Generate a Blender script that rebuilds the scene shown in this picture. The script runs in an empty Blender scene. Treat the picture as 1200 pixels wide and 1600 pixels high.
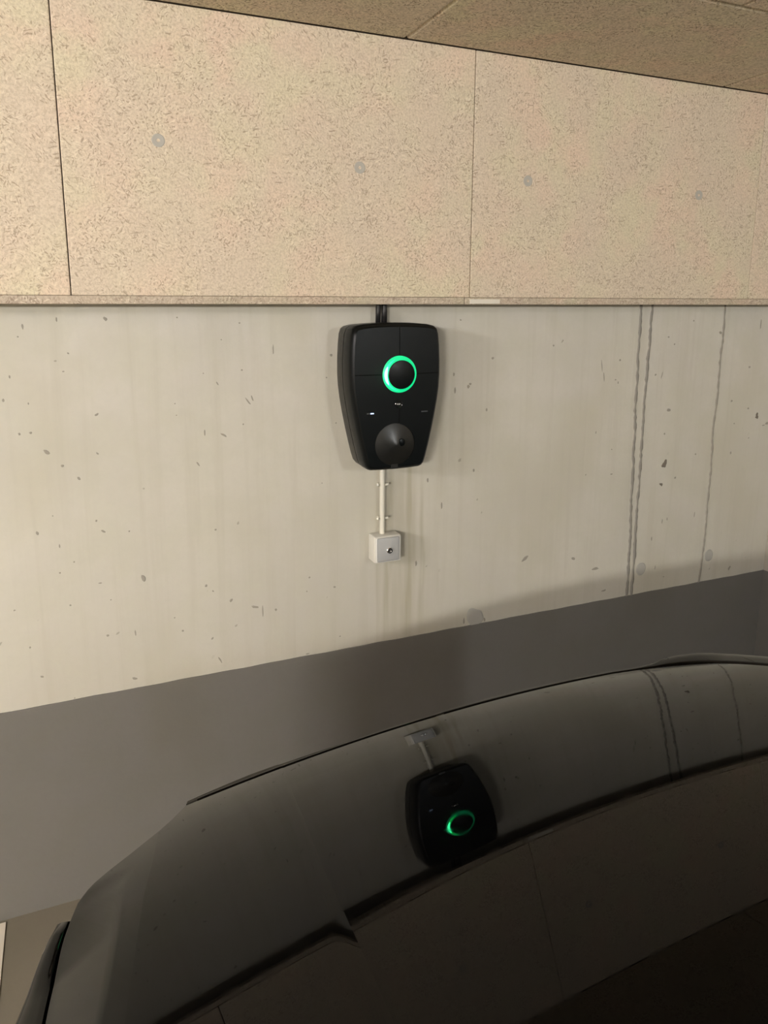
import bpy, bmesh, math, random
from mathutils import Vector, Matrix
random.seed(7)
scene = bpy.context.scene
col = scene.collection
# ---------------------------------------------------------------- camera
W_, H_ = 1200.0, 1600.0
F_PX, CX, CY = 1155.32, 600.2, 697.07
yaw, pit, rol = math.radians(22.97224), math.radians(11.26887), math.radians(.25249)
cam_d = bpy.data.cameras.new('camera'); cam = bpy.data.objects.new('camera', cam_d); col.objects.link(cam)
Fw = Vector((math.sin(yaw)*math.cos(pit), math.cos(yaw)*math.cos(pit), -math.sin(pit)))
Rt = Vector((math.cos(yaw), -math.sin(yaw), 0)); Up = Rt.cross(Fw)
R2 = math.cos(rol)*Rt + math.sin(rol)*Up; U2 = -math.sin(rol)*Rt + math.cos(rol)*Up
mw = Matrix.Identity(4)
for i in range(3):
    mw[i][0], mw[i][1], mw[i][2] = R2[i], U2[i], -Fw[i]
mw[0][3], mw[1][3], mw[2][3] = 0.0, -1.84, 1.54
cam.matrix_world = mw
cam_d.sensor_fit = 'VERTICAL'; cam_d.sensor_height = 32.0; cam_d.sensor_width = 24.0
cam_d.lens = F_PX/H_*32.0
cam_d.shift_x = (W_/2-CX)/H_
cam_d.shift_y = (CY-H_/2)/H_
cam_d.clip_start = .02
scene.camera = cam
# ---------------------------------------------------------------- world, lamps, exposure
w = bpy.data.worlds.new('world'); scene.world = w; w.use_nodes = True
w.node_tree.nodes['Background'].inputs[0].default_value = (1, .93, .85, 1)
w.node_tree.nodes['Background'].inputs[1].default_value = .012
scene.view_settings.view_transform = 'Standard'; scene.view_settings.look = 'None'
scene.view_settings.gamma = 1; scene.view_settings.use_curve_mapping = False
scene.view_settings.exposure = -0.16

def area(name, loc, size, power, color, target=None, rot=None):
    d = bpy.data.lights.new(name, 'AREA'); d.shape = 'RECTANGLE'; d.size, d.size_y = size
    d.energy = power; d.color = color
    o = bpy.data.objects.new(name, d); o.location = loc
    if target: o.rotation_euler = (Vector(target)-Vector(loc)).to_track_quat('-Z', 'Y').to_euler()
    if rot: o.rotation_euler = rot
    col.objects.link(o); return o
def tube_lamp(p0, p1, power, color, n=4):
    """a ceiling tube outside the picture: a short row of soft point lamps"""
    for i in range(n):
        t = (i+.5)/n
        d = bpy.data.lights.new('tube_light', 'POINT'); d.energy = power/n; d.color = color; d.shadow_soft_size = .09
        o = bpy.data.objects.new('tube_light', d); o.location = [p0[k]+(p1[k]-p0[k])*t for k in range(3)]
        col.objects.link(o)
LAMP = (1, .955, .885)
tube_lamp((-3.4, -5.2, 1.98), (-2.4, -5.2, 1.98), 720, LAMP)
tube_lamp((-2.6, -2.2, 1.98), (-2.6, -1.2, 1.98), 210, (1, .965, .99))
tube_lamp((1.95, -5.2, 1.98), (1.95, -4.2, 1.98), 118, (.93, .97, 1.0))

# ---------------------------------------------------------------- helpers
def tag(o, label=None, cat=None, group=None, kind=None):
    if label: o['label'] = label
    if cat: o['category'] = cat
    if group: o['group'] = group
    if kind: o['kind'] = kind
    return o
def empty(name, loc):
    o = bpy.data.objects.new(name, None); o.location = loc; o.empty_display_size = .05
    col.objects.link(o); return o
def link(name, bm, mat, parent=None, smooth=False, loc=None):
    me = bpy.data.meshes.new(name)
    bmesh.ops.recalc_face_normals(bm, faces=bm.faces[:])
    bm.to_mesh(me); bm.free()
    if mat: me.materials.append(mat)
    if smooth:
        for p in me.polygons: p.use_smooth = True
    o = bpy.data.objects.new(name, me); col.objects.link(o)
    if loc: o.location = loc
    if parent:
        o.parent = parent
        if loc is None: o.location = (0, 0, 0)
    return o
def box(bm, a, b, bev=0, seg=2):
    r = bmesh.ops.create_cube(bm, size=1)
    vs = r['verts']
    for v in vs:
        v.co = Vector([(a[i]+b[i])/2+v.co[i]*(b[i]-a[i]) for i in range(3)])
    if bev:
        es = list({e for v in vs for e in v.link_edges})
        bmesh.ops.bevel(bm, geom=es, offset=bev, segments=seg, profile=.5, affect='EDGES')
def lathe(bm, prof, c, axis='Y', n=48, cap0=True, cap1=True):
    """prof: list (radius, along). axis -Y points to viewer: along is added to y"""
    rings = []
    for r, a in prof:
        ring = []
        for k in range(n):
            t = 2*math.pi*k/n
            if axis == 'Y': co = (c[0]+r*math.cos(t), c[1]+a, c[2]+r*math.sin(t))
            elif axis == 'Z': co = (c[0]+r*math.cos(t), c[1]+r*math.sin(t), c[2]+a)
            else: co = (c[0]+a, c[1]+r*math.cos(t), c[2]+r*math.sin(t))
            ring.append(bm.verts.new(co))
        rings.append(ring)
    for i in range(len(rings)-1):
        for k in range(n):
            bm.faces.new((rings[i][k], rings[i][(k+1) % n], rings[i+1][(k+1) % n], rings[i+1][k]))
    if cap0: bm.faces.new(rings[0])
    if cap1: bm.faces.new(rings[-1])
def tube(bm, pts, r, n=12):
    pts = [Vector(p) for p in pts]; rings = []
    for i, p in enumerate(pts):
        d = (pts[min(i+1, len(pts)-1)]-pts[max(i-1, 0)]).normalized()
        a = d.cross(Vector((.3, 1, .2))).normalized(); b = d.cross(a)
        rr = r[i] if isinstance(r, (list, tuple)) else r
        rings.append([bm.verts.new(p+rr*(math.cos(2*math.pi*k/n)*a+math.sin(2*math.pi*k/n)*b)) for k in range(n)])
    for i in range(len(rings)-1):
        for k in range(n):
            bm.faces.new((rings[i][k], rings[i][(k+1) % n], rings[i+1][(k+1) % n], rings[i+1][k]))
    bm.faces.new(rings[0]); bm.faces.new(rings[-1])
def autosmooth(o, ang=35):
    me = o.data
    for p in me.polygons: p.use_smooth = True
    bm = bmesh.new(); bm.from_mesh(me)
    for e in bm.edges:
        if len(e.link_faces) == 2 and e.calc_face_angle(0) > math.radians(ang): e.smooth = False
    bm.to_mesh(me); bm.free()
    return o

# ---------------------------------------------------------------- materials
class NT:
    def __init__(s, name):
        s.m = bpy.data.materials.new(name); s.m.use_nodes = True; s.t = s.m.node_tree
        s.b = s.t.nodes['Principled BSDF']
    def n(s, typ, **kw):
        x = s.t.nodes.new(typ)
        for k, v in kw.items():
            if k == 'inp':
                for kk, vv in v.items(): s.set(x, kk, vv)
            else: setattr(x, k, v)
        return x
    def set(s, x, k, v):
        if isinstance(v, bpy.types.NodeSocket): s.t.links.new(v, x.inputs[k])
        else: x.inputs[k].default_value = v
    def math(s, op, a, b=None, c=None, clamp=False):
        x = s.n('ShaderNodeMath', operation=op); x.use_clamp = clamp
        s.set(x, 0, a)
        if b is not None: s.set(x, 1, b)
        if c is not None: s.set(x, 2, c)
        return x.outputs[0]
    def step(s, v, lo, hi, a=0.0, b=1.0):
        x = s.n('ShaderNodeMapRange', interpolation_type='SMOOTHSTEP')
        s.set(x, 0, v); s.set(x, 1, lo); s.set(x, 2, hi); s.set(x, 3, a); s.set(x, 4, b)
        return x.outputs[0]
    def mix(s, f, a, b, blend='MIX'):
        x = s.n('ShaderNodeMix', data_type='RGBA', blend_type=blend)
        s.set(x, 0, f)
        s.set(x, 6, a if isinstance(a, bpy.types.NodeSocket) else (*a, 1)); s.set(x, 7, b if isinstance(b, bpy.types.NodeSocket) else (*b, 1))
        return x.outputs[2]
    def coords(s, scale=(1, 1, 1), rot=(0, 0, 0), loc=(0, 0, 0), rnd=False):
        tc = s.n('ShaderNodeTexCoord'); v = tc.outputs['Object']
        if rnd:
            oi = s.n('ShaderNodeObjectInfo'); k = s.math('MULTIPLY', oi.outputs['Random'], 37.0)
            a = s.n('ShaderNodeVectorMath', operation='ADD'); s.set(a, 0, v); s.t.links.new(k, a.inputs[1]); v = a.outputs[0]
        mp = s.n('ShaderNodeMapping'); s.set(mp, 0, v)
        mp.inputs['Location'].default_value = loc; mp.inputs['Rotation'].default_value = rot
        mp2 = s.n('ShaderNodeMapping'); s.set(mp2, 0, mp.outputs[0]); mp2.inputs['Scale'].default_value = scale
        return mp2.outputs[0]
    def noise(s, v, scale, detail=3, rough=.5, dist=0):
        x = s.n('ShaderNodeTexNoise'); s.set(x, 'Vector', v); x.inputs['Scale'].default_value = scale
        x.inputs['Detail'].default_value = detail; x.inputs['Roughness'].default_value = rough; x.inputs['Distortion'].default_value = dist
        return x.outputs[0]
    def vor(s, v, scale=1, feature='F1', out='Distance', rnd=1.0):
        x = s.n('ShaderNodeTexVoronoi', feature=feature); s.set(x, 'Vector', v); x.inputs['Scale'].default_value = scale
        x.inputs['Randomness'].default_value = rnd
        return x.outputs[out]
    def bump(s, h, strength, dist):
        x = s.n('ShaderNodeBump'); s.set(x, 'Height', h); x.inputs['Strength'].default_value = strength; x.inputs['Distance'].default_value = dist
        s.t.links.new(x.outputs[0], s.b.inputs['Normal'])

def plain(name, color, rough=.5, metallic=0, spec=.5, emit=None, estr=0, coat=0):
    s = NT(name); b = s.b
    b.inputs['Base Color'].default_value = (*color, 1); b.inputs['Roughness'].default_value = rough
    b.inputs['Metallic'].default_value = metallic; b.inputs['Specular IOR Level'].default_value = spec
    b.inputs['Coat Weight'].default_value = coat
    if emit: b.inputs['Emission Color'].default_value = (*emit, 1); b.inputs['Emission Strength'].default_value = estr
    # faint unevenness of the surface
    n = s.noise(s.coords(), 60, 2); r = s.step(n, .3, .7, max(0, rough-.03), min(1, rough+.03)); s.set(b, 'Roughness', r)
    return s.m

def wood_wool(name, axes, base=(.70, .60, .480), dark=(.24, .18, .125), edge=False, amt=1.0):
    """cement bonded wood wool board: short fibres lying every way in the plane of the board.
    axes: which plane the board lies in ('XZ' wall, 'XY' ceiling)"""
    s = NT(name)
    darks, lights = None, None
    wn = s.n('ShaderNodeTexNoise'); s.set(wn, 'Vector', s.coords(rnd=True)); wn.inputs['Scale'].default_value = 75; wn.inputs['Detail'].default_value = 1
    ws = s.n('ShaderNodeVectorMath', operation='SUBTRACT'); s.set(ws, 0, wn.outputs['Color']); ws.inputs[1].default_value = (.5, .5, .5)
    wm = s.n('ShaderNodeVectorMath', operation='SCALE'); s.set(wm, 0, ws.outputs[0]); wm.inputs['Scale'].default_value = 1.1
    warp = wm.outputs[0]; gate = .62
    clump = [s.step(s.noise(s.coords(rnd=True, loc=(i*5.3, i, 0)), 14, 2), .40, .60, .15, 1.0) for i in range(3)]
    def rotv(a): return (0, a, 0) if axes == 'XZ' else (0, 0, a)
    def scl(l, t): return (l*1.25, 90, t*1.12) if axes == 'XZ' else (l*1.25, t*1.12, 90)
    for i, (a, l, t, thr, kind) in enumerate([(.15, 26, 120, .15, 'd'), (1.05, 34, 150, .15, 'd'), (-.75, 26, 110, .13, 'd'), (1.6, 40, 130, .14, 'd'),
                                               (.5, 30, 170, .17, 'l'), (-.35, 30, 190, .17, 'l'), (1.3, 32, 170, .16, 'l'), (.1, 75, 110, .16, 'd'), (-1.1, 52, 210, .15, 'd')]):
        v = s.coords(scl(l, t), rotv(a), (i*3.1, i*1.7, i*2.3), rnd=True)
        wp = s.n('ShaderNodeVectorMath', operation='ADD'); s.set(wp, 0, v); s.set(wp, 1, warp)
        sp = s.n('ShaderNodeSeparateXYZ'); s.set(sp, 0, wp.outputs[0])
        cb = s.n('ShaderNodeCombineXYZ'); s.set(cb, 0, sp.outputs[0]); s.set(cb, 1, sp.outputs[2 if axes == 'XZ' else 1])
        vo = s.n('ShaderNodeTexVoronoi', voronoi_dimensions='2D'); s.set(vo, 'Vector', cb.outputs[0]); vo.inputs['Scale'].default_value = 1
        d = vo.outputs['Distance']
        m = s.step(d, thr*.75, thr*1.7, 1.0, 0.0)
        sc = s.n('ShaderNodeSeparateColor'); s.set(sc, 0, vo.outputs['Color'])
        m = s.math('MULTIPLY', s.math('MULTIPLY', m, clump[i % 3]), s.step(sc.outputs[0], gate-.05, gate+.15))
        if kind == 'd': darks = m if darks is None else s.math('MAXIMUM', darks, m)
        else: lights = m if lights is None else s.math('MAXIMUM', lights, m)
    fine = s.noise(s.coords((90, 90, 90), rnd=True), 2.2, 3, .7)
    big = s.noise(s.coords(rnd=True), 5, 2)
    hue = s.noise(s.coords(rnd=True, loc=(9, 3, 4)), 9, 2)
    c = s.mix(s.step(hue, .35, .65), (base[0]*1.01, base[1]*.94, base[2]*.93), (base[0]*.95, base[1]*1.0, base[2]*.92))
    c = s.mix(s.step(big, .3, .7), tuple(x*.93 for x in base), c)
    c = s.mix(s.step(fine, .35, .62, .30*amt, 0), c, dark)
    c = s.mix(s.math('MULTIPLY', lights, .36*amt), c, (.86, .78, .64))
    c = s.mix(s.math('MULTIPLY', darks, min(.85, .60*amt)), c, dark)
    s.set(s.b, 'Base Color', c)
    s.b.inputs['Roughness'].default_value = .93; s.b.inputs['Specular IOR Level'].default_value = .15
    h = s.math('MULTIPLY', fine, .9 if not edge else 1.6)
    s.bump(h, .55, .002)
    return s.m

def concrete(name, base, var=.06, stain=True, pits=True, streak=True, scale=1.0, rough=.75):
    s = NT(name)
    tc = s.coords()
    c = s.mix(s.step(s.noise(tc, 2.3, 4, .55), .3, .7), tuple(x*(1-var*.6) for x in base), tuple(x*(1+var) for x in base))
    c = s.mix(s.step(s.noise(tc, 9, 3), .35, .7, 0, .45), c, (base[0]*.92, base[1]*.94, base[2]*.86))
    c = s.mix(s.step(s.noise(s.coords((1, 1, .6), loc=(5, 1, 2)), 3.2, 3), .5, .7, 0, .5), c, (base[0]*.86, base[1]*.85, base[2]*.76))
    if streak:
        st = s.noise(s.coords((26, 26, 1.1)), 1.0, 4, .6, .2)
        c = s.mix(s.step(st, .45, .72, 0, .42), c, (base[0]*.82, base[1]*.81, base[2]*.76))
        st2 = s.noise(s.coords((70, 70, 2.2), loc=(3, 1, 2)), 1.0, 2, .6)
        c = s.mix(s.step(st2, .6, .78, 0, .18), c, tuple(x*1.12 for x in base))
    c = s.mix(s.step(s.noise(s.coords((1, 1, 1)), 55, 4, .7), .3, .75, 0, .16), c, tuple(x*.80 for x in base))
    hgt = s.math('MULTIPLY', s.noise(tc, 120, 3), .25)
    if pits:
        msk = None
        for (sc, thr, loc, rot) in ((24, .085, (4, 2, 1), -.7),):
            v = s.coords((1, 0, .62), (0, rot, 0), loc)
            nv = s.n('ShaderNodeTexNoise'); s.set(nv, 'Vector', v); nv.inputs['Scale'].default_value = 90; nv.inputs['Detail'].default_value = 2
            sub = s.n('ShaderNodeVectorMath', operation='SUBTRACT'); s.set(sub, 0, nv.outputs['Color']); sub.inputs[1].default_value = (.5, .5, .5)
            sc2 = s.n('ShaderNodeVectorMath', operation='SCALE'); s.set(sc2, 0, sub.outputs[0]); sc2.inputs['Scale'].default_value = .010
            ad = s.n('ShaderNodeVectorMath', operation='ADD'); s.set(ad, 0, v); s.set(ad, 1, sc2.outputs[0])
            fl = s.n('ShaderNodeVectorMath', operation='MULTIPLY'); s.set(fl, 0, ad.outputs[0]); fl.inputs[1].default_value = (1, 0, 1)
            vo = s.n('ShaderNodeTexVoronoi'); s.set(vo, 'Vector', fl.outputs[0]); vo.inputs['Scale'].default_value = sc
            rnd = s.n('ShaderNodeSeparateColor'); s.set(rnd, 0, vo.outputs['Color'])
            th = s.math('MULTIPLY', s.step(rnd.outputs[0], .50, 1.0), thr)
            m = s.step(s.math('SUBTRACT', vo.outputs['Distance'], th), -.012, .012, 1.0, 0.0)
            m = s.math('MULTIPLY', m, s.step(rnd.outputs[1], .25, .8, .25, 1.0))
            m = s.math('MULTIPLY', m, s.step(rnd.outputs[0], .52, .60))
            msk = m if msk is None else s.math('MAXIMUM', msk, m)
        c = s.mix(s.math('MULTIPLY', msk, .62), c, (base[0]*.38, base[1]*.36, base[2]*.32))
    if stain:
        sep = s.n('ShaderNodeSeparateXYZ'); s.set(sep, 0, tc)
        X, Z = sep.outputs[0], sep.outputs[2]
        # rusty-brown run marks on the concrete below the key switch
        wob = s.math('ADD', X, s.math('MULTIPLY', s.noise(s.coords((8, 1, 2)), 1, 2), .05))
        for (x0, wd, zt, zb, k) in ((.79, .010, .98, .58, .40), (.862, .012, 1.10, .58, .45), (.90, .007, .95, .6, .3), (.835, .03, 1.1, .58, .22), (.765, .008, .83, .58, .30), (.95, .01, 1.2, .7, .16)):
            g = s.step(s.math('ABSOLUTE', s.math('SUBTRACT', wob, x0+.025)), 0, wd*1.8, 1, 0)
            g = s.math('MULTIPLY', g, s.step(Z, zb-.1, zb+.1)); g = s.math('MULTIPLY', g, s.step(Z, zt-.05, zt+.2, 1, 0))
            g = s.math('MULTIPLY', g, s.step(s.noise(s.coords((50, 1, 3)), 1, 2), .3, .6, .3, 1))
            c = s.mix(s.math('MULTIPLY', g, min(.9, k*2.0)), c, (base[0]*.66, base[1]*.62, base[2]*.50))
        # faint formwork board change at 1.27 m
        g = s.step(s.math('ADD', Z, s.math('MULTIPLY', s.noise(tc, 4, 3), .08)), 1.27, 1.33, 1, 0)
        c = s.mix(s.math('MULTIPLY', g, .22), c, (base[0]*.86, base[1]*.87, base[2]*.80))
    s.set(s.b, 'Base Color', c)
    s.b.inputs['Roughness'].default_value = rough; s.b.inputs['Specular IOR Level'].default_value = .3
    s.bump(hgt, .5, .0015)
    return s.m

M = {}
M['panel'] = wood_wool('wood_wool_board', 'XZ')
M['ceil'] = wood_wool('wood_wool_ceiling_board', 'XY', base=(.80, .70, .555), dark=(.22, .17, .11), amt=1.35)
M['edge'] = wood_wool('wood_wool_cut_edge', 'XZ', base=(.56, .48, .385), dark=(.27, .21, .16), edge=True, amt=1.3)
M['concrete'] = concrete('cast_concrete', (.53, .507, .455), var=.085)
M['concrete_plain'] = concrete('room_concrete', (.46, .43, .38), stain=False, pits=False)
M['dado'] = concrete('grey_masonry_paint', (.155, .149, .138), var=.03, stain=False, pits=False, streak=False, rough=.6)
M['floor'] = concrete('dusty_concrete_floor', (.165, .148, .115), var=.15, stain=False, pits=True, streak=False, rough=.7)
M['seam'] = plain('cement_seam', (.235, .22, .195), .9)
M['seam_light'] = plain('weak_cement_seam', (.27, .25, .215), .9)
M['plug'] = plain('grout_plug', (.36, .35, .32), .85)
M['void'] = plain('knocked_out_pit', (.16, .14, .115), .95)
M['void_soft'] = plain('shallow_air_pit', (.29, .27, .23), .95)
M['batten'] = plain('dark_timber_batten', (.10, .08, .06), .9)
M['white_line'] = plain('worn_white_floor_paint', (.62, .57, .48), .7)
M['screw'] = plain('galvanised_washer', (.41, .39, .35), .85)
M['screw_dark'] = plain('screw_recess', (.10, .09, .08), .6)
M['splice'] = plain('pale_splice', (.66, .62, .54), .8)
M['paint'] = plain('black_car_lacquer', (.0012, .0012, .0013), .025, spec=.5)
M['paint'].node_tree.nodes['Principled BSDF'].inputs['IOR'].default_value = 1.262
M['rubber'] = plain('black_rubber', (.030, .027, .021), .75, spec=.3)
M['tyre'] = plain('tyre_rubber', (.02, .02, .02), .85)
M['rim'] = plain('alloy_rim', (.35, .35, .36), .35, .9)
M['lens'] = plain('headlamp_lens', (.05, .05, .05), .05, spec=.8)
M['glass'] = plain('tinted_glass', (.006, .007, .007), .03, spec=.6)
M['black'] = plain('satin_black_plastic', (.0016, .0026, .0028), .34, spec=.20)
M['black_side'] = plain('charger_side_plastic', (.012, .012, .010), .38, spec=.4)
M['black_gloss'] = plain('gloss_black_plastic', (.008, .008, .008), .12)
M['flap'] = plain('socket_flap_plastic', (.009, .009, .008), .34, spec=.55)
M['groove'] = plain('groove_black', (.002, .002, .002), .9, spec=.1)
M['led'] = plain('green_led_ring', (.02, .3, .15), .4, emit=(.0, .80, .27), estr=1.05)
M['led_mid'] = plain('green_led_bright', (.05, .5, .2), .4, emit=(.0, 1.0, .12), estr=4.5)
M['led_hot'] = plain('green_led_core', (.1, .6, .4), .4, emit=(.035, 1.0, .36), estr=26)
M['led_blue'] = plain('status_led_lit', (.3, .35, .5), .3, emit=(.55, .7, 1), estr=1.6)
M['led_off'] = plain('status_led_off', (.06, .065, .07), .3)
M['cable'] = plain('black_cable', (.014, .013, .013), .45)
M['pvc'] = plain('cream_pvc', (.62, .60, .52), .45)
M['pvc_box'] = plain('pale_grey_pvc', (.60, .585, .53), .5)
M['plate'] = plain('brushed_grey_plate', (.40, .405, .405), .45, .08)
M['chrome'] = plain('chrome', (.82, .82, .83), .22, 1.0)
M['keyhole'] = plain('keyhole_dark', (.01, .01, .01), .5)

# ---------------------------------------------------------------- setting
CEIL = 2.150; PF = -.085         # ceiling height, face of the wall boards
XL, XR, YB = -4.6, 2.305, -7.2
def slab(name, a, b, mat, kind='structure', parent=None, bev=0):
    bm = bmesh.new(); box(bm, a, b, bev); o = link(name, bm, mat, parent)
    if kind: o['kind'] = kind
    return o
wall = slab('wall_back', (XL, 0, 0), (XR+.2, .2, CEIL+.2), M['concrete'])
wr = slab('wall_right', (XR, YB, 0), (XR+.2, -.0005, CEIL+.2), M['concrete_plain'])
wl = slab('wall_left', (XL-.2, YB, 0), (XL, .2, CEIL+.2), M['concrete_plain'])
wf = slab('wall_front', (XL-.2, YB-.2, 0), (XR+.2, YB, CEIL+.2), M['concrete_plain'])
fl = slab('floor', (XL-.2, YB-.2, -.2), (XR+.2, .2, 0), M['floor'])
ceil = slab('ceiling', (XL-.2, YB-.2, CEIL+.035), (XR+.2, .2, CEIL+.25), M['batten'])

# painted grey band (2 mm build-up of paint, hand-cut upper edge)
def dado(name, pts_fn, n, parent):
    bm = bmesh.new(); T = []; B = []
    for i in range(n+1):
        t = i/n; (x, y, nx, ny) = pts_fn(t)
        z = .562 + .0005*math.sin(t*390)+.0005*math.sin(t*171+1)
        a = bm.verts.new((x, y, 0.0)); b = bm.verts.new((x, y, z)); d = bm.verts.new((x-nx*.002, y-ny*.002, z+.001))
        if T:
            bm.faces.new((T[-1][0], a, b, T[-1][1])); bm.faces.new((T[-1][1], b, d, T[-1][2]))
        T.append((a, b, d))
    return link(name, bm, M['dado'], parent)
dado('painted_band', lambda t: (XL+(XR-XL)*t, -.002, 0, -1), 260, wall)['label'] = 'grey painted lower band of the wall'
dado('painted_band', lambda t: (XR-.002, -7.2*t, -1, 0), 260, wr)['label'] = 'grey painted lower band of the side wall'

# formwork joints: irregular thin burrs cast in the wall
def burr(name, pts, w, mat, amp=.0016):
    bm = bmesh.new(); prev = None; P = []
    rr = random.Random(len(pts)*7+int(pts[0][0]*1000))
    for (x0, z0), (x1, z1) in zip(pts[:-1], pts[1:]):
        n = max(2, int(abs(z1-z0)/.011))
        for i in range(n): P.append((x0+(x1-x0)*i/n, z0+(z1-z0)*i/n))
    P.append(pts[-1]); j = 0
    for x, z in P:
        j = .75*j+rr.uniform(-1, 1)*amp
        hw = w*rr.uniform(.55, 1.25)/2
        row = [bm.verts.new((x+j-hw, -.0002, z)), bm.verts.new((x+j-hw*.3, -.0028, z)), bm.verts.new((x+j+hw*.4, -.0022, z)), bm.verts.new((x+j+hw, -.0002, z))]
        if prev:
            for k in range(3): bm.faces.new((prev[k], prev[k+1], row[k+1], row[k]))
        prev = row
    return link(name, bm, mat, wall)
burr('formwork_joint', [(1.647, 1.6), (1.645, 1.36), (1.650, 1.238), (1.656, 1.092), (1.661, .943), (1.667, .745), (1.672, .562)], .011, M['seam'])
burr('formwork_joint', [(1.691, 1.6), (1.688, 1.358), (1.685, 1.236), (1.687, 1.09), (1.687, .94), (1.689, .742), (1.689, .562)], .0115, M['seam'])
burr('formwork_joint', [(1.995, 1.6), (1.996, 1.371), (1.997, 1.221), (1.994, 1.068), (2.000, .864), (1.996, .703), (1.993, .562)], .009, M['seam_light'])
def blob(name, x, z, r, mat, h=.0015, wob=.12, sx=1.0):
    bm = bmesh.new(); rr = random.Random(int(x*977+z*131)); n = 26
    ph = [rr.uniform(0, 6.28) for _ in range(3)]
    def R(t): return r*(1+wob*(math.sin(2*t+ph[0])+.6*math.sin(3*t+ph[1])+.4*math.sin(5*t+ph[2])))
    A = [bm.verts.new((x+sx*R(6.2832*k/n)*math.cos(6.2832*k/n), -.0003, z+R(6.2832*k/n)*math.sin(6.2832*k/n))) for k in range(n)]
    B = [bm.verts.new((x+.85*sx*R(6.2832*k/n)*math.cos(6.2832*k/n), -h, z+.85*R(6.2832*k/n)*math.sin(6.2832*k/n))) for k in range(n)]
    for k in range(n): bm.faces.new((A[k], A[(k+1) % n], B[(k+1) % n], B[k]))
    bm.faces.new(B)
    return link(name, bm, mat, wall)
blob('tie_hole_plug', 1.722, .650, .022, M['plug'], wob=.04); blob('tie_hole_plug', 2.025, .657, .021, M['plug'], wob=.04)
blob('tie_hole_plug', 1.084, .585, .030, M['plug'], wob=.12)
blob('cast_pit', 1.789, 1.007, .011, M['void'], wob=.28); blob('cast_pit', 1.782, .938, .0055, M['void'], wob=.3)
blob('cast_pit', 2.19, 1.145, .008, M['void'], wob=.35)

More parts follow.
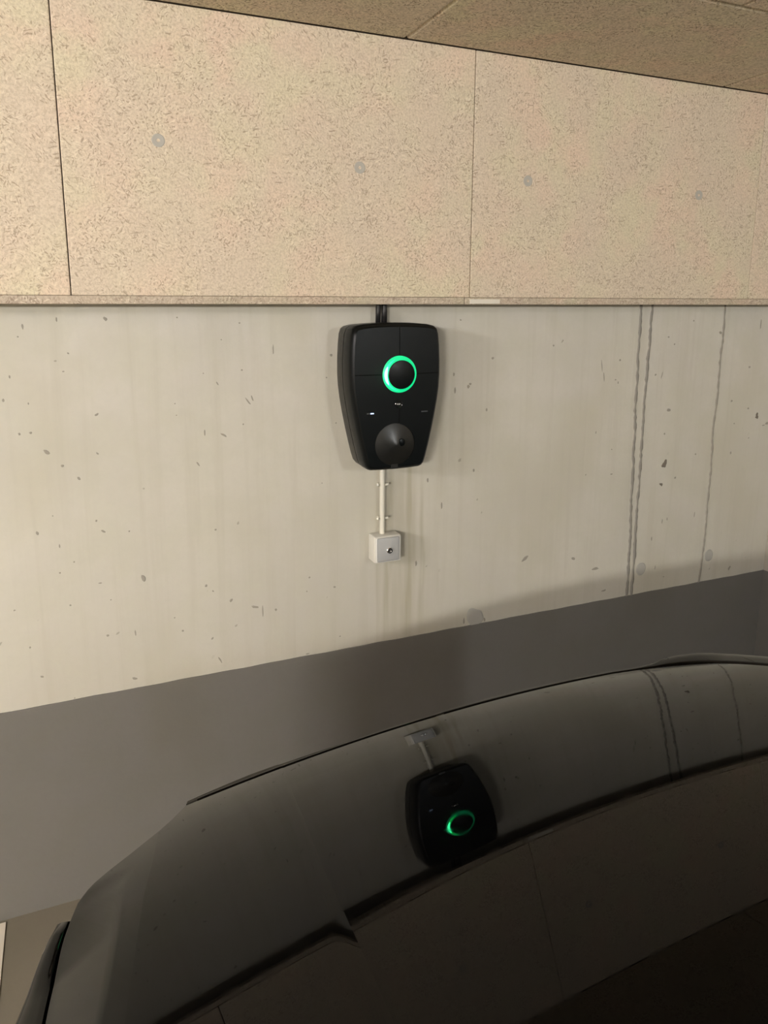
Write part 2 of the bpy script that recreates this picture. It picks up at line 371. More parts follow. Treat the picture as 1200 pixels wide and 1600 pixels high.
PITS = [(-0.092,1.476,0.0024,0.0065,0.0),(-0.022,1.491,0.0018,0.0053,0.0),(0.081,1.492,0.0052,0.0041,50.0),(0.242,1.494,0.0018,0.0018,0.0),(0.391,1.48,0.0022,0.0022,0.0),(-0.103,1.454,0.0018,0.0016,0.0),(-0.003,1.415,0.0025,0.0017,30.0),(0.345,1.44,0.0018,0.0018,0.0),(0.474,1.413,0.0018,0.0127,0.0),(0.628,1.395,0.0041,0.0039,45.0),(0.615,1.337,0.0021,0.002,0.0),(-0.144,1.314,0.0024,0.004,0.0),(-0.094,1.304,0.0018,0.0027,0.0),(-0.127,1.366,0.0018,0.004,0.0),(-0.016,1.374,0.0031,0.0015,0.0),(0.393,1.364,0.0026,0.0026,0.0),(0.298,1.359,0.0018,0.0018,0.0),(0.331,1.333,0.0059,0.0015,60.0),(0.406,1.285,0.0019,0.0129,-35.0),(0.417,1.292,0.0019,0.0091,-20.0),(0.227,1.288,0.0018,0.0015,0.0),(0.048,1.271,0.0046,0.0028,-30.0),(-0.118,1.236,0.0027,0.0031,0.0),(-0.095,1.237,0.0031,0.0028,0.0),(-0.065,1.19,0.0081,0.0042,50.0),(0.044,1.178,0.0039,0.0018,50.0),(0.295,1.212,0.0018,0.009,0.0),(0.343,1.202,0.0097,0.003,35.0),(0.276,1.133,0.0022,0.0076,-30.0),(0.392,1.227,0.0023,0.0023,0.0),(0.64,1.215,0.0021,0.002,0.0),(-0.034,1.155,0.0038,0.0032,40.0),(-0.001,1.122,0.0045,0.0029,60.0),(0.229,1.259,0.0018,0.0015,0.0),(0.599,1.054,0.0018,0.0017,0.0),(0.03,1.014,0.0023,0.0026,0.0),(0.044,0.986,0.0054,0.003,40.0),(0.103,0.979,0.0021,0.0023,0.0),(-0.1,0.999,0.0028,0.0051,-20.0),(0.312,0.958,0.0026,0.0028,0.0),(-0.064,1.037,0.0018,0.0015,0.0),(-0.055,0.961,0.0018,0.0051,0.0),(-0.026,0.918,0.002,0.0022,0.0),(-0.059,0.895,0.0019,0.0022,0.0),(0.13,0.854,0.005,0.0102,-20.0),(0.282,0.81,0.0034,0.0037,40.0),(0.299,0.793,0.0034,0.002,40.0),(0.345,0.76,0.0035,0.0058,30.0),(0.408,0.731,0.0105,0.0034,15.0),(0.464,0.714,0.0033,0.0034,0.0),(-0.042,0.81,0.0023,0.0027,0.0),(-0.163,0.817,0.0028,0.0018,-20.0),(0.028,0.856,0.0047,0.0015,0.0),(0.05,0.809,0.0018,0.0019,0.0),(0.037,0.717,0.0034,0.0032,30.0),(0.102,0.712,0.0018,0.0088,0.0),(-0.138,0.718,0.0022,0.0027,0.0),(0.218,0.697,0.0026,0.0029,0.0),(0.292,0.662,0.0039,0.0025,-40.0),(0.199,0.736,0.0018,0.002,0.0),(0.31,0.597,0.002,0.0102,-25.0),(0.094,0.589,0.0072,0.0033,20.0),(-0.118,0.638,0.0039,0.0023,20.0),(-0.205,0.557,0.0031,0.0035,0.0),(-0.05,0.566,0.0018,0.002,0.0),(0.551,0.568,0.0056,0.0022,0.0),(0.647,0.603,0.0027,0.0023,0.0),(0.56,0.792,0.003,0.003,40.0),(0.632,0.753,0.0039,0.0031,0.0),(0.552,0.753,0.0021,0.0022,0.0),(0.428,0.716,0.002,0.0153,0.0),(1.864,1.475,0.0037,0.0028,0.0),(1.984,1.435,0.0062,0.0046,0.0),(1.791,1.401,0.0036,0.0028,0.0),(1.764,1.424,0.0036,0.0027,0.0),(1.576,1.356,0.0038,0.0037,0.0),(1.507,1.341,0.0018,0.02,-8.0),(1.518,1.304,0.0018,0.0168,-8.0),(1.563,1.295,0.0034,0.0027,0.0),(1.574,1.286,0.0021,0.0048,0.0),(1.722,1.305,0.0044,0.0035,0.0),(1.749,1.304,0.0018,0.0126,15.0),(2.131,1.317,0.0051,0.0037,0.0),(2.164,1.46,0.003,0.0181,0.0),(2.064,1.204,0.005,0.0037,0.0),(1.79,1.188,0.0083,0.005,0.0),(2.145,1.174,0.0041,0.003,0.0),(2.243,1.116,0.0096,0.0047,0.0),(2.227,1.11,0.0074,0.0023,0.0),(1.779,1.11,0.0032,0.0036,0.0),(2.086,1.125,0.0035,0.0027,0.0),(2.161,1.069,0.0031,0.0023,0.0),(2.083,1.023,0.0036,0.0054,0.0),(1.922,1.03,0.0044,0.0034,0.0),(1.84,0.956,0.0047,0.0038,0.0),(1.572,0.992,0.0052,0.0021,0.0),(1.82,0.814,0.0024,0.0054,0.0),(1.799,0.809,0.0024,0.0084,0.0),(1.759,0.751,0.0028,0.0077,0.0),(1.941,0.815,0.002,0.0102,0.0),(1.536,0.676,0.0097,0.0015,-8.0),(1.571,0.596,0.0099,0.0031,-10.0),(1.784,0.646,0.0024,0.0094,0.0),(2.131,0.594,0.0048,0.0092,35.0),(1.825,0.607,0.0039,0.002,0.0),(1.566,1.073,0.0026,0.0021,0.0),(1.5,1.132,0.0021,0.0048,0.0),(1.47,0.999,0.0021,0.0032,0.0),(1.256,0.75,0.013,0.0053,-30.0),(1.441,0.725,0.0088,0.0044,20.0),(1.325,1.406,0.0034,0.0028,0.0),(1.01,1.483,0.003,0.0026,0.0),(1.117,1.374,0.0043,0.0037,0.0),(1.102,1.226,0.0032,0.0047,0.0),(0.992,1.332,0.0031,0.0054,0.0),(0.997,1.287,0.0031,0.0082,0.0),(1.046,1.303,0.0042,0.0037,0.0),(1.04,1.296,0.0042,0.0055,0.0),(0.887,1.119,0.003,0.0055,0.0),(0.915,1.033,0.0031,0.0075,0.0),(1.065,1.048,0.0032,0.0048,0.0),(1.09,0.604,0.009,0.0032,0.0),(1.046,0.58,0.0033,0.0105,0.0),(1.118,0.572,0.0034,0.0064,0.0),(1.531,0.679,0.013,0.0045,-10.0),(0.882,0.788,0.0031,0.0088,0.0),(0.962,0.953,0.0031,0.0096,0.0)]
bm = bmesh.new(); rr = random.Random(3)
for x, z, w_, h_, a in PITS:
    n = 9; ca, sa = math.cos(math.radians(-a)), math.sin(math.radians(-a)); A = []; B = []
    for k in range(n):
        t = 2*math.pi*k/n; q = rr.uniform(.75, 1.2)
        u, v = w_*q*math.cos(t), h_*q*math.sin(t); u, v = u*ca-v*sa, u*sa+v*ca
        A.append(bm.verts.new((x+u, -.0002, z+v))); B.append(bm.verts.new((x+.6*u, -.0006, z+.6*v)))
    for k in range(n): bm.faces.new((A[k], A[(k+1) % n], B[(k+1) % n], B[k]))
    bm.faces.new(B)
pt = link('air_pits', bm, M['void_soft'], wall); pt['kind'] = 'stuff'

# parking line on the floor
bm = bmesh.new(); box(bm, (-.36, -5.2, 0), (-.250, -.012, .0025)); ln = link('painted_floor_line', bm, M['white_line'], fl)

# ---------------------------------------------------------------- wall boards
def board(name, a, b, mat, parent, bev=.0020, screws=()):
    c = [(a[i]+b[i])/2 for i in range(3)]
    bm = bmesh.new(); box(bm, [a[i]-c[i] for i in range(3)], [b[i]-c[i] for i in range(3)], bev, 2)
    return link(name, bm, mat, parent, loc=c)
seams = [-4.02, -3.01, -2.0, -.995, .0125, .989, 1.995, XR-.003]
ZB = 1.5445
zt = CEIL-.0006
boards = []
for x0, x1 in zip(seams[:-1], seams[1:]):
    b = board('wall_board', (x0+.0010, PF, ZB), (x1-.0010, PF+.025, zt), M['panel'], wall); boards.append(b)
for x, z in ((.21, 1.874), (.677, 1.850), (1.156, 1.849), (1.756, 1.846)):
    host = [b for b in boards if abs(b.location.x-x) < .51][0]
    bm = bmesh.new(); lathe(bm, [(.0140, .0005), (.0140, -.0004), (.0120, -.0008), (.005, -.0004), (.003, .0002)], (x-host.location.x, PF-host.location.y, z-host.location.z), n=24)
    o = link('fixing_washer', bm, M['screw'], host)
    # the washer is a sub-part of the board
# cut-edge strip closing the bottom of the boards, slightly set back
sx = [-4.6, -2.9, -.4, .975, 2.302]
for x0, x1 in zip(sx[:-1], sx[1:]):
    board('edge_strip', (x0+.0008, PF+.0025, ZB-.0185), (x1-.0008, PF+.024, ZB-.0003), M['edge'], wall, bev=.002)
board('splice_piece', (.990, PF+.0005, ZB-.0165), (1.083, PF+.0030, ZB-.0045), M['splice'], wall, bev=.0008)['label'] = 'pale short splice piece under the board seam'
for x in [-3.01, -2.0, -.995, .0125, .989, 1.995]:
    slab('batten', (x-.03, PF+.0255, ZB+.02), (x+.03, -.0005, zt-.001), M['batten'], None, wall)

# ceiling boards, laid with their joints staggered behind one another
cx = [-4.35, -3.32, -2.30, -1.265, -.235, .794, 1.813, XR-.002]
ys = [-.0008, -.550, -1.15, -1.75]
rowsy = [ys[0]]
y = -.550
while y > YB: rowsy.append(y); y -= .60
rowsy.append(YB+.002)
for r in range(len(rowsy)-1):
    y0, y1 = rowsy[r], rowsy[r+1]
    off = 0 if r == 0 else (.45 if r % 2 else .05)
    xs = [XL+.002]+[x-off for x in cx if x-off > XL+.1 and x-off < XR-.1]+[XR-.002]
    yy = (y1+.002, (PF-.0008 if r == 0 else y0-.002))
    for x0, x1 in zip(xs[:-1], xs[1:]):
        board('ceiling_board', (x0+.0015, yy[0], CEIL), (x1-.0015, yy[1], CEIL+.034), M['ceil'], ceil, bev=.006)
slab('batten', (XL+.002, PF-.0003, CEIL+.001), (XR-.002, -.001, CEIL+.033), M['batten'], None, ceil)

# ---------------------------------------------------------------- charger
ch = empty('wall_charger', (.767, 0, 1.10))
tag(ch, 'black tapered car charger with a glowing green ring on the concrete wall', 'charger')
OX, OZ = .767, 1.10
def outline(inset=0.0, n_side=20):
    """rounded, downward-tapering outline, relative to the charger's base point"""
    side = [(0.108, .3725), (.1165, .3660), (.1215, .352), (.1245, .325), (.1265, .285), (.1268, .25), (.1250, .215), (.1205, .180), (.1145, .145),
            (.1065, .105), (.0975, .064), (.0890, .030), (.0835, .013), (.0765, .0045), (.068, .0015)]
    top = [(-.09, .3765), (-.06, .379), (-.03, .3802), (0, .3806), (.03, .3802), (.06, .379), (.09, .3765)]
    bot = [(.04, 0), (0, -.0005), (-.04, 0)]
    pts = top+side+bot+[(-x, z) for x, z in side[::-1]]
    if inset:
        q = []; n = len(pts)
        for i in range(n):
            p0, p1 = pts[i-1], pts[(i+1) % n]
            tx, tz = p1[0]-p0[0], p1[1]-p0[1]; l = math.hypot(tx, tz)
            q.append((pts[i][0]-tz/l*inset, pts[i][1]+tx/l*inset))
        # clockwise outline: inward normal is (tz,-tx)... choose the one that shrinks
        if sum(abs(a[0]) for a in q) > sum(abs(a[0]) for a in pts):
            q = []
            for i in range(n):
                p0, p1 = pts[i-1], pts[(i+1) % n]
                tx, tz = p1[0]-p0[0], p1[1]-p0[1]; l = math.hypot(tx, tz)
                q.append((pts[i][0]+tz/l*inset, pts[i][1]-tx/l*inset))
        pts = q
    return pts
def loft(bm, rings, cap=(True, True)):
    R = [[bm.verts.new(p) for p in r] for r in rings]; n = len(R[0])
    for a, b in zip(R[:-1], R[1:]):
        for k in range(n): bm.faces.new((a[k], a[(k+1) % n], b[(k+1) % n], b[k]))
    if cap[0]: bm.faces.new(R[0])
    if cap[1]: bm.faces.new(R[-1])
    return R
def at(o, y): return [(x, y, z) for x, z in o]
bm = bmesh.new()
loft(bm, [at(outline(.004), -.001), at(outline(.002), -.012), at(outline(.001), -.05)])
autosmooth(link('back_shell', bm, M['black_side'], ch))
bm = bmesh.new()
loft(bm, [at(outline(.0035), -.050), at(outline(.0035), -.054)])
link('shell_groove', bm, M['groove'], ch)
# front cover: domed face with the ring and socket cut out as real recesses
RX, RZ = .773-OX, 1.351-OZ      # ring centre
SX, SZ = .762-OX, 1.169-OZ      # socket centre
RR, SR = .0475, .0560
def dome(x, z): return -.1165+.055*x*x+.06*(z-.19)**2
bm = bmesh.new()
rings = [at(outline(.001), -.054), at(outline(.0), -.060), at(outline(.0), -.098), at(outline(.0015), -.104)]
o4, o5 = outline(.005), outline(.010)
R = loft(bm, rings+[[(x, dome(x, z)+.0035, z) for x, z in o4], [(x, dome(x, z), z) for x, z in o5]], cap=(True, False))
edge = []
for k in range(len(R[-1])):
    edge.append(bm.edges.get((R[-1][k], R[-1][(k+1) % len(R[-1])])))
def circ(cx_, cz_, r, n):
    vs = [bm.verts.new((cx_+r*math.cos(2*math.pi*k/n), dome(cx_+r*math.cos(2*math.pi*k/n), cz_+r*math.sin(2*math.pi*k/n)), cz_+r*math.sin(2*math.pi*k/n))) for k in range(n)]
    return vs, [bm.edges.new((vs[k], vs[(k+1) % n])) for k in range(n)]
rv, re_ = circ(RX, RZ, RR, 56); sv, se = circ(SX, SZ, SR, 56)
# fill the face as a strip layout: triangle fill between outline and the two holes
bmesh.ops.triangle_fill(bm, edges=edge+re_+se, use_beauty=True)
for vs, cxx, czz, dep in ((rv, RX, RZ, .010), (sv, SX, SZ, .004)):
    inn = [bm.verts.new((v.co.x, v.co.y+dep, v.co.z)) for v in vs]
    n = len(vs)
    for k in range(n): bm.faces.new((vs[k], vs[(k+1) % n], inn[(k+1) % n], inn[k]))
cov = autosmooth(link('front_cover', bm, M['black'], ch), 32)
# cover joints: thin dark inlays standing .3 mm proud of the dome
def joint(p0, p1, wd=.0014):
    bm = bmesh.new(); n = 14; rows = []
    dx, dz = p1[0]-p0[0], p1[1]-p0[1]; l = math.hypot(dx, dz); nx, nz = -dz/l*wd/2, dx/l*wd/2
    for i in range(n+1):
        x, z = p0[0]+dx*i/n, p0[1]+dz*i/n
        rows.append([bm.verts.new((x-nx, dome(x, z)+.0005, z-nz)), bm.verts.new((x-nx, dome(x, z)-.0006, z-nz)), bm.verts.new((x+nx, dome(x, z)-.0006, z+nz)), bm.verts.new((x+nx, dome(x, z)+.0005, z+nz))])
    for a, b in zip(rows[:-1], rows[1:]):
        for k in range(3): bm.faces.new((a[k], a[k+1], b[k+1], b[k]))
    return link('cover_joint', bm, M['groove'], ch)
joint((-.1165, RZ+.001), (RX-RR-.002, RZ+.0), .002); joint((RX+RR+.002, RZ), (.1165, RZ+.001), .002)
joint((RX, RZ+RR+.002), (RX, .370), .0012); joint((RX, .160), (RX-.001, SZ+SR+.001), .0014)
# light ring
yr = dome(RX, RZ)
bm = bmesh.new(); lathe(bm, [(RR-.0004, .004), (RR-.0006, -.0008), (RR-.0030, -.0022), (RR-.0080, -.0080), (RR-.0112, -.0118)], (RX, yr, RZ), n=64, cap0=True, cap1=True)
ring = autosmooth(link('light_ring', bm, M['led'], ch)); ring['label'] = 'glowing green status ring'
bm = bmesh.new(); lathe(bm, [(RR-.0125, -.006), (RR-.0108, -.0112), (RR-.0108, -.0128), (RR-.0122, -.0142), (.022, -.0160), (.0008, -.0165)], (RX, yr, RZ), n=64)
autosmooth(link('ring_cap', bm, M['black'], ch))
# lit core of the ring on its left, where the diode shines through
def core(t0, t1, mat, lb, w=.0020):
    bm = bmesh.new(); pr = []
    for k in range(19):
        t = math.radians(t0+(t1-t0)*k/18); e = math.sin(math.pi*k/18)**.6
        a = RR-.0050; b = RR-.0085; ym = -.0068; hh = .0034*e
        pr.append((bm.verts.new((RX+(RR-.0058+.0022*e)*math.cos(t), yr+ym+hh, RZ+(RR-.0058+.0022*e)*math.sin(t))), bm.verts.new((RX+(RR-.0062-.0028*e)*math.cos(t), yr+ym-hh, RZ+(RR-.0062-.0028*e)*math.sin(t)))))
    for a, b in zip(pr[:-1], pr[1:]): bm.faces.new((a[0], a[1], b[1], b[0]))
    o = link('light_core', bm, mat, ring); o['label'] = lb
    for v in o.data.vertices: v.co.x -= .0004; v.co.y -= .0010
    return o
core(112, 262, M['led_mid'], 'bright left half of the green ring')
oc = core(150, 218, M['led_hot'], 'almost white brightest spot of the green ring')
for v in oc.data.vertices: v.co.y -= .0005
# lock / sensor below the ring
lx, lz = .771-OX, 1.2735-OZ; yl = dome(lx, lz)
bm = bmesh.new(); lathe(bm, [(.0105, .002), (.0105, -.0010), (.0088, -.0020), (.0072, -.0006), (.0065, .0006)], (lx, yl, lz), n=32)
lk = autosmooth(link('lock', bm, M['black_gloss'], ch))
bm = bmesh.new(); box(bm, (lx-.0052, yl-.0012, lz-.001), (lx+.0045, yl-.0002, lz+.0030), .0006); link('lock_pin', bm, M['chrome'], lk)
# status windows
for (x0, x1, z0, mt, lb) in ((.683, .690, 1.2535, M['led_off'], None), (.6925, .7020, 1.2535, M['led_blue'], 'small lit blue-white status light'), (.836, .8545, 1.2515, M['led_off'], None)):
    bm = bmesh.new(); xm = (x0+x1)/2-OX; ym = dome(xm, z0-OZ)
    box(bm, (x0-OX, ym-.0010, z0-OZ-.0015), (x1-OX, ym+.001, z0-OZ+.0015), .0006)
    o = link('status_light', bm, mt, ch)
    if lb: o['label'] = lb
# socket: dished flap with small hub, and a finger tab below
ysk = dome(SX, SZ)
bm = bmesh.new(); lathe(bm, [(SR-.0004, .0038), (SR-.0004, .0016), (SR-.004, .0004), (.030, -.0050), (.010, -.0095), (.0015, -.0110)], (SX, ysk, SZ), n=72, cap0=False)
fp = autosmooth(link('socket_flap', bm, M['flap'], ch), 25)
bm = bmesh.new(); lathe(bm, [(.0105, -.003), (.0100, -.0088), (.008, -.0098), (.001, -.0100)], (SX+.015, ysk, SZ+.006), n=24, cap0=False)
autosmooth(link('flap_hub', bm, M['black'], fp))
bm = bmesh.new(); box(bm, (SX-.011, dome(SX, .010)-.0020, .004), (SX+.009, dome(SX, .02)+.002, SZ-SR+.0035), .0015); link('finger_tab', bm, M['flap'], ch)

# supply cables rising behind the boards
for dx, lb in ((-.009, 'black supply cable above the charger, left of the pair'), (.0085, 'black supply cable above the charger, right of the pair')):
    bm = bmesh.new(); tube(bm, [(dx, -.022, 1.478), (dx, -.023, 1.51), (dx*.9, -.022, 1.56), (dx*.9, -.022, 1.70)], .0068 if dx < 0 else .0078, 14)
    o = link('supply_cable', bm, M['cable'], None, True, loc=(.7605, 0, 0)); tag(o, lb, 'cable')
# conduit with two clips
co = empty('cable_conduit', (.7675, 0, .90)); tag(co, 'cream plastic conduit running down from the black charger to the small key box', 'conduit')
bm = bmesh.new(); tube(bm, [(0, -.018, -.004), (0, -.018, .08), (0, -.018, .215)], .0072, 20); autosmooth(link('pipe', bm, M['pvc'], co), 50)
for z in (1.036, .940):
    bm = bmesh.new(); box(bm, (-.010, -.0105, z-.90-.005), (.010, -.0008, z-.90+.005), .001)
    for sg in (-1, 1):
        tube(bm, [(sg*.0080, -.008, z-.90-.002), (sg*.0105, -.016, z-.90+.0005), (sg*.0165, -.024, z-.90+.004)], [.0036, .0034, .0030], 8)
    link('pipe_clip', bm, M['pvc'], co)
# key switch box
kb = empty('key_switch_box', (.773, 0, .822)); tag(kb, 'small pale box with grey plate and chrome key switch at the foot of the conduit', 'switch box')
bm = bmesh.new(); box(bm, (-.040, -.046, 0), (.040, -.0006, .076), .004, 3); autosmooth(link('housing', bm, M['pvc_box'], kb))
bm = bmesh.new()
box(bm, (-.0375, -.052, .002), (.0375, -.0465, .0745), .003, 3); autosmooth(link('frame', bm, plain('white_frame', (.66, .65, .61), .4), kb))
bm = bmesh.new(); box(bm, (-.0345, -.0545, .0060), (.0315, -.051, .0735), .0035, 3); pl = autosmooth(link('plate', bm, M['plate'], kb))
bm = bmesh.new(); lathe(bm, [(.0088, 0), (.0088, -.0035), (.0075, -.0050), (.0042, -.0050), (.0040, -.0035)], (.001, -.0545, .037), n=28); kc = autosmooth(link('key_cylinder', bm, M['chrome'], kb))
bm = bmesh.new(); box(bm, (-.0012+.001, -.0590, .0335), (.0012+.001, -.0575, .0405), .0002); link('keyhole', bm, M['keyhole'], kc)

# ---------------------------------------------------------------- car
HC = [.83159, -.03884, -.44106, -.12799, -.17525, -.57342, .01005, -.27715, -.24981, -.49378, -.2386, .03602, -.33225]
HT = [(0, 0), (1, 0), (0, 1), (2, 0), (1, 1), (0, 2), (3, 0), (2, 1), (1, 2), (0, 3), (0, 4), (1, 3), (2, 2)]
def poly(x, y):
    u, v = x-.9, y+.8
    return sum(a*u**i*v**j for a, (i, j) in zip(HC, HT))
def interp(tab, y):
    tab = sorted(tab)
    if y <= tab[0][0]:
        (a, fa), (b, fb) = tab[0], tab[1]
        return fa+(fb-fa)/(b-a)*(y-a)*.6
    if y >= tab[-1][0]:
        (a, fa), (b, fb) = tab[-2], tab[-1]
        return fb+(fb-fa)/(b-a)*(y-b)
    for (a, fa), (b, fb) in zip(tab[:-1], tab[1:]):
        if a <= y <= b:
            t = (y-a)/(b-a); return fa+(fb-fa)*t
def Lc(y): return interp([(-.80, .262), (-.891, .241), (-1.03, .228), (-1.146, .208), (-1.234, .196), (-1.37, .188)], y)
def Rc(y): return interp([(-.80, .268), (-.927, .248), (-1.036, .236), (-1.15, .224), (-1.258, .2185), (-1.37, .212)], y)
def Bc(y): return interp([(-.87, .068), (-.96, .053), (-1.048, .034), (-1.139, .019), (-1.193, .010), (-1.24, .002), (-1.5, -.035)], y)
def Qc(y): return interp([(-.95, .034), (-.996, .014), (-1.026, .010), (-1.123, -.002), (-1.187, -.012), (-1.225, -.019), (-1.5, -.055)], y)
CK, FA, FB = .17, .10, .40
def hood_z(x, y):
    ye = max(y, -1.45)
    z = poly(x, ye)
    if y < -1.45:
        g = (poly(x, -1.45)-poly(x, -1.46))/.01
        d = -1.45-y; z += -g*d+ -.10*d*d if g < 0 else -g*d-.10*d*d
    L, R_ = Lc(y), Rc(y); w_ = max(R_-L, .004)
    if x > R_: z += -CK*w_/2*math.exp(-(x-R_)/.4)
    elif x > L: z += -CK*(x-L)**2/(2*w_)
    B, Q = Bc(y), Qc(y)
    if x < B: z -= FA*(B-x)
    if x < Q: z -= FB*(Q-x)*min(1, max(0, (-.95-y)/.14))
    return z
left_edge = [(-.800, .1150), (-.822, .103), (-.844, .0897), (-.8724, .069), (-.8923, .0456), (-.9107, .0235), (-.9255, .0025), (-.943, -.0177), (-.957, -.0294), (-.9727, -.0393), (-1.0035, -.0480), (-1.0294, -.0549), (-1.0483, -.0580), (-1.0923, -.0639), (-1.1219, -.0672), (-1.1502, -.0696), (-1.35, -.082), (-1.75, -.11)]
right_edge = [(-.800, .930), (-.805, .965), (-.812, 1.0), (-.825, 1.058), (-.842, 1.085), (-.866, 1.107), (-.905, 1.128), (-.956, 1.147), (-1.05, 1.170), (-1.2, 1.190), (-1.35, 1.205), (-1.75, 1.24)]
def xl(y): return interp(left_edge, y)
def xr(y): return interp(right_edge, y)
car = empty('car', (.56, -1.6, 0)); tag(car, 'glossy black car parked nose-in, its bonnet mirroring the charger', 'car')
def carlink(name, bm, mat, parent=None, **k):
    par = parent or car
    for v in bm.verts: v.co -= Vector((.56, -1.6, 0))
    return link(name, bm, mat, par, **k)
rows = []
y = -.80; ylist = []
while y > -1.78:
    ylist.append(y); y -= .004 if y > -.9 else .009
bm = bmesh.new(); sharp = []
for y in ylist:
    a, Q, B, L, R_, b = xl(y), Qc(y), Bc(y), Lc(y), Rc(y), xr(y)
    m = .002
    B = max(B, a+2*m); Q = min(max(Q, a+m), B-m*.5)
    kn = [a, Q, B, L, R_, b]; cnt = [8, 8, 22, 6, 130]
    xs = []
    for i, c in enumerate(cnt): xs += [kn[i]+(kn[i+1]-kn[i])*k/c for k in range(c)]
    xs.append(b)
    rows.append([bm.verts.new((x, y, hood_z(x, y))) for x in xs])
for r0, r1 in zip(rows[:-1], rows[1:]):
    for k in range(len(r0)-1): bm.faces.new((r0[k], r0[k+1], r1[k+1], r1[k]))
for r0, r1 in zip(rows[:-1], rows[1:]):
    e = bm.edges.get((r0[44], r1[44])); e.smooth = False
    e = bm.edges.get((r0[16], r1[16])); e.smooth = False
# rolled lip around left, front and right edge
per = [r[0] for r in rows[::-1]]+rows[0][1:-1]+[r[-1] for r in rows]
perco = [v.co.copy() for v in per]
def normals2(P):
    out = []
    for i in range(len(P)):
        a, b = P[max(i-3, 0)], P[min(i+3, len(P)-1)]
        t = Vector((b.x-a.x, b.y-a.y)); t = t.normalized() if t.length > 1e-9 else Vector((0, 1))
        out.append(Vector((-t.y, t.x)))
    return out
N2 = normals2(perco)
prev = per
for (o_, d_) in ((.0008, .0004), (.0013, .0014), (.0016, .004), (.0016, .022)):
    cur = [bm.verts.new((p.x+n.x*o_, p.y+n.y*o_, p.z-d_)) for p, n in zip(perco, N2)]
    for k in range(len(cur)-1): bm.faces.new((prev[k], prev[k+1], cur[k+1], cur[k]))
    prev = cur
hood = carlink('bonnet', bm, M['paint'], smooth=True)
hood['label'] = 'glossy black bonnet with a pressed crease'
for e in hood.data.edges: pass
# body shell running round the bonnet
def width(p):
    """how far the body swells out beyond the shut line"""
    y = p.y
    if p.x < .56:
        t = min(1, max(0, (-.93-y)/.22)); k = .25+.75*t
        return k+max(0, (-1.2-y))*1.2
    t = min(1, max(0, (p.x-1.0)/.1)); k = .35+1.9*t
    return k+max(0, (-1.2-y))*1.0
bm = bmesh.new(); prof = [(.0038, .020), (.0038, .003), (.0045, .0010), (.011, .0012), (.020, .0020), (.029, .0040), (.0345, .0090), (.0375, .0210), (.039, .050), (.040, .14), (.042, .26), (.040, .40), (.030, .55), (.012, .62)]
prev = None
idx = list(range(0, len(perco), 2))+[len(perco)-1]
for (o_, d_) in prof:
    cur = []
    for i in idx:
        p, n = perco[i], N2[i]; k = width(p)
        hide = min(1, max(0, (p.y+1.000)/.04)) if p.x < .13 else 0
        oo = (o_ if o_ < .009 else .0054+(o_-.0054)*k)*(1-.9*hide)
        kd = d_ if o_ < .009 else .0018+(d_-.0018)*(1.0 if p.x > .56 or p.y < -1.0 else 1.0)
        cur.append(bm.verts.new((p.x+n.x*oo, p.y+n.y*oo, max(.17, p.z-kd-.035*hide))))
    if prev:
        for k in range(len(cur)-1): bm.faces.new((prev[k], prev[k+1], cur[k+1], cur[k]))
    prev = cur
carlink('body', bm, M['paint'], smooth=True)['label'] = 'black front wings and bumper'
# dark lining under the shut line
bm = bmesh.new(); prev = None
for (o_, d_) in ((-.004, .026), (.004, .028)):
    cur = [bm.verts.new((perco[i].x+N2[i].x*o_, perco[i].y+N2[i].y*o_, perco[i].z-d_)) for i in idx]
    if prev:
        for k in range(len(cur)-1): bm.faces.new((prev[k], prev[k+1], cur[k+1], cur[k]))
    prev = cur
carlink('shut_line_seal', bm, M['rubber'])
# matt strip along the front shut line
fr = [(p, n) for p, n in zip(perco, N2) if p.y > -.803 and p.x < .56]
bm = bmesh.new(); pts = []; rad = []
L_ = len(fr)
secs = []
for i, (p, n) in enumerate(fr):
    t = i/(L_-1); k = min(1, t*3.2)**.8*max(0, 1-t)**.7
    o1 = .0010+.034*k
    secs.append([bm.verts.new((p.x, p.y+.0035, p.z-.004)), bm.verts.new((p.x, p.y+.005, p.z-.0012)), bm.verts.new((p.x, p.y+o1, p.z-.0015-.012*k)), bm.verts.new((p.x, p.y+o1, p.z-.012-.015*k))])
for a, b in zip(secs[:-1], secs[1:]):
    for k in range(3): bm.faces.new((a[k], a[k+1], b[k+1], b[k]))
carlink('front_trim_strip', bm, M['rubber'])
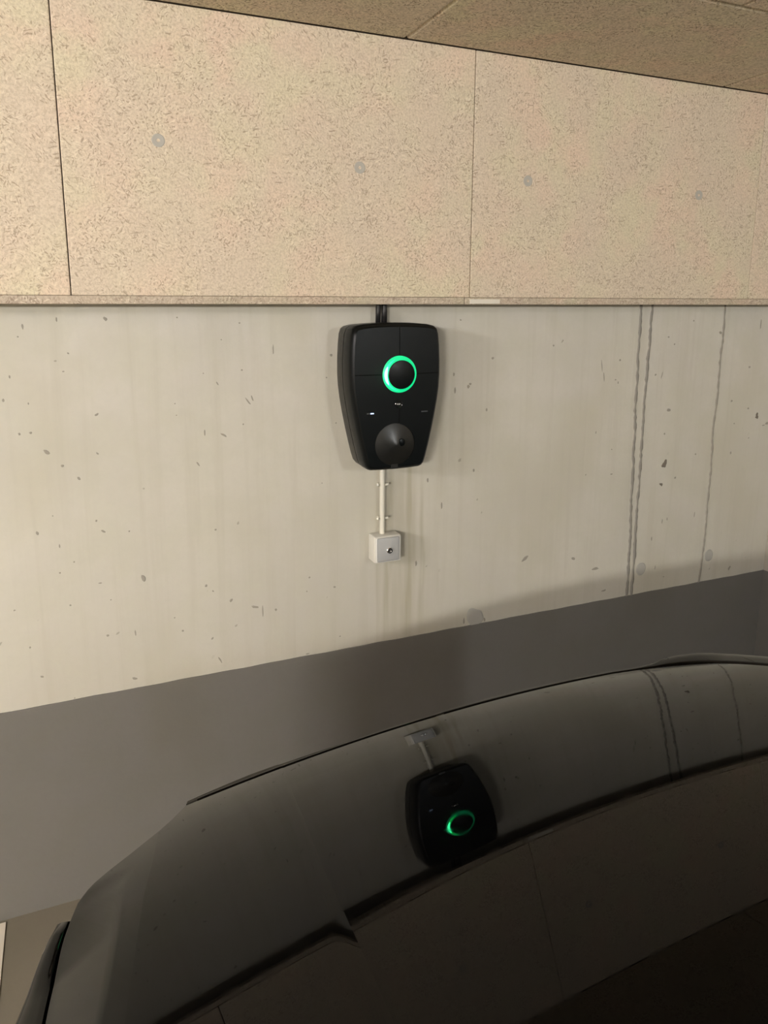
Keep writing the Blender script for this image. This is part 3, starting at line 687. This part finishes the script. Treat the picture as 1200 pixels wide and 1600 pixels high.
# rear of the bonnet: cowl, windscreen, cabin
bm = bmesh.new(); box(bm, (-.11, -1.90, .80), (1.24, -1.775, .90), .01); carlink('cowl', bm, M['rubber'])
def quadmesh(name, P, mat, th=.02):
    bm = bmesh.new(); v = [bm.verts.new(p) for p in P]; f = bm.faces.new(v)
    r = bmesh.ops.extrude_face_region(bm, geom=[f]); 
    n = (Vector(P[1])-Vector(P[0])).cross(Vector(P[3])-Vector(P[0])).normalized()
    for g in r['geom']:
        if isinstance(g, bmesh.types.BMVert): g.co -= n*th
    return carlink(name, bm, mat)
quadmesh('windscreen', [(-.05, -1.89, .93), (1.18, -1.89, .93), (1.07, -2.62, 1.36), (.06, -2.62, 1.36)], M['glass'])
bm = bmesh.new()
loft(bm, [[(.05, -2.62, 1.34), (1.08, -2.62, 1.34), (1.08, -4.6, 1.34), (.05, -4.6, 1.34)], [(.10, -2.66, 1.39), (1.03, -2.66, 1.39), (1.03, -4.5, 1.39), (.10, -4.5, 1.39)]])
carlink('roof', bm, M['paint'])
bm = bmesh.new()
loft(bm, [[(-.20, -1.95, .88), (1.32, -1.95, .88), (1.32, -5.0, .90), (-.20, -5.0, .90)], [(.04, -2.60, 1.34), (1.09, -2.60, 1.34), (1.09, -4.6, 1.34), (.04, -4.6, 1.34)]])
carlink('side_windows', bm, M['glass'])
bm = bmesh.new()
box(bm, (-.20, -5.1, .20), (1.32, -1.92, .87), .05, 3)
carlink('cabin_body', bm, M['paint'])
def wheel(x, y, s):
    bm = bmesh.new(); lathe(bm, [(.20, -.10), (.30, -.10), (.315, -.07), (.315, .07), (.30, .10), (.20, .10)], (x, y, .315), axis='X', n=40)
    wh = carlink('wheel', bm, M['tyre'], smooth=False)
    bm = bmesh.new(); lathe(bm, [(.19, 0), (.20, s*.11), (.18, s*.09), (.05, s*.085), (.03, s*.10)], (x, y, .315), axis='X', n=40)
    for v in bm.verts: v.co -= Vector((.56, -1.6, 0))
    link('rim', bm, M['rim'], wh)
wheel(-.075, -1.52, -1); wheel(1.20, -1.52, 1); wheel(-.11, -4.2, -1); wheel(1.23, -4.2, 1)
bm = bmesh.new(); box(bm, (.02, -1.9, .18), (1.10, -.86, .55), .04, 2); carlink('engine_tray', bm, M['rubber'])
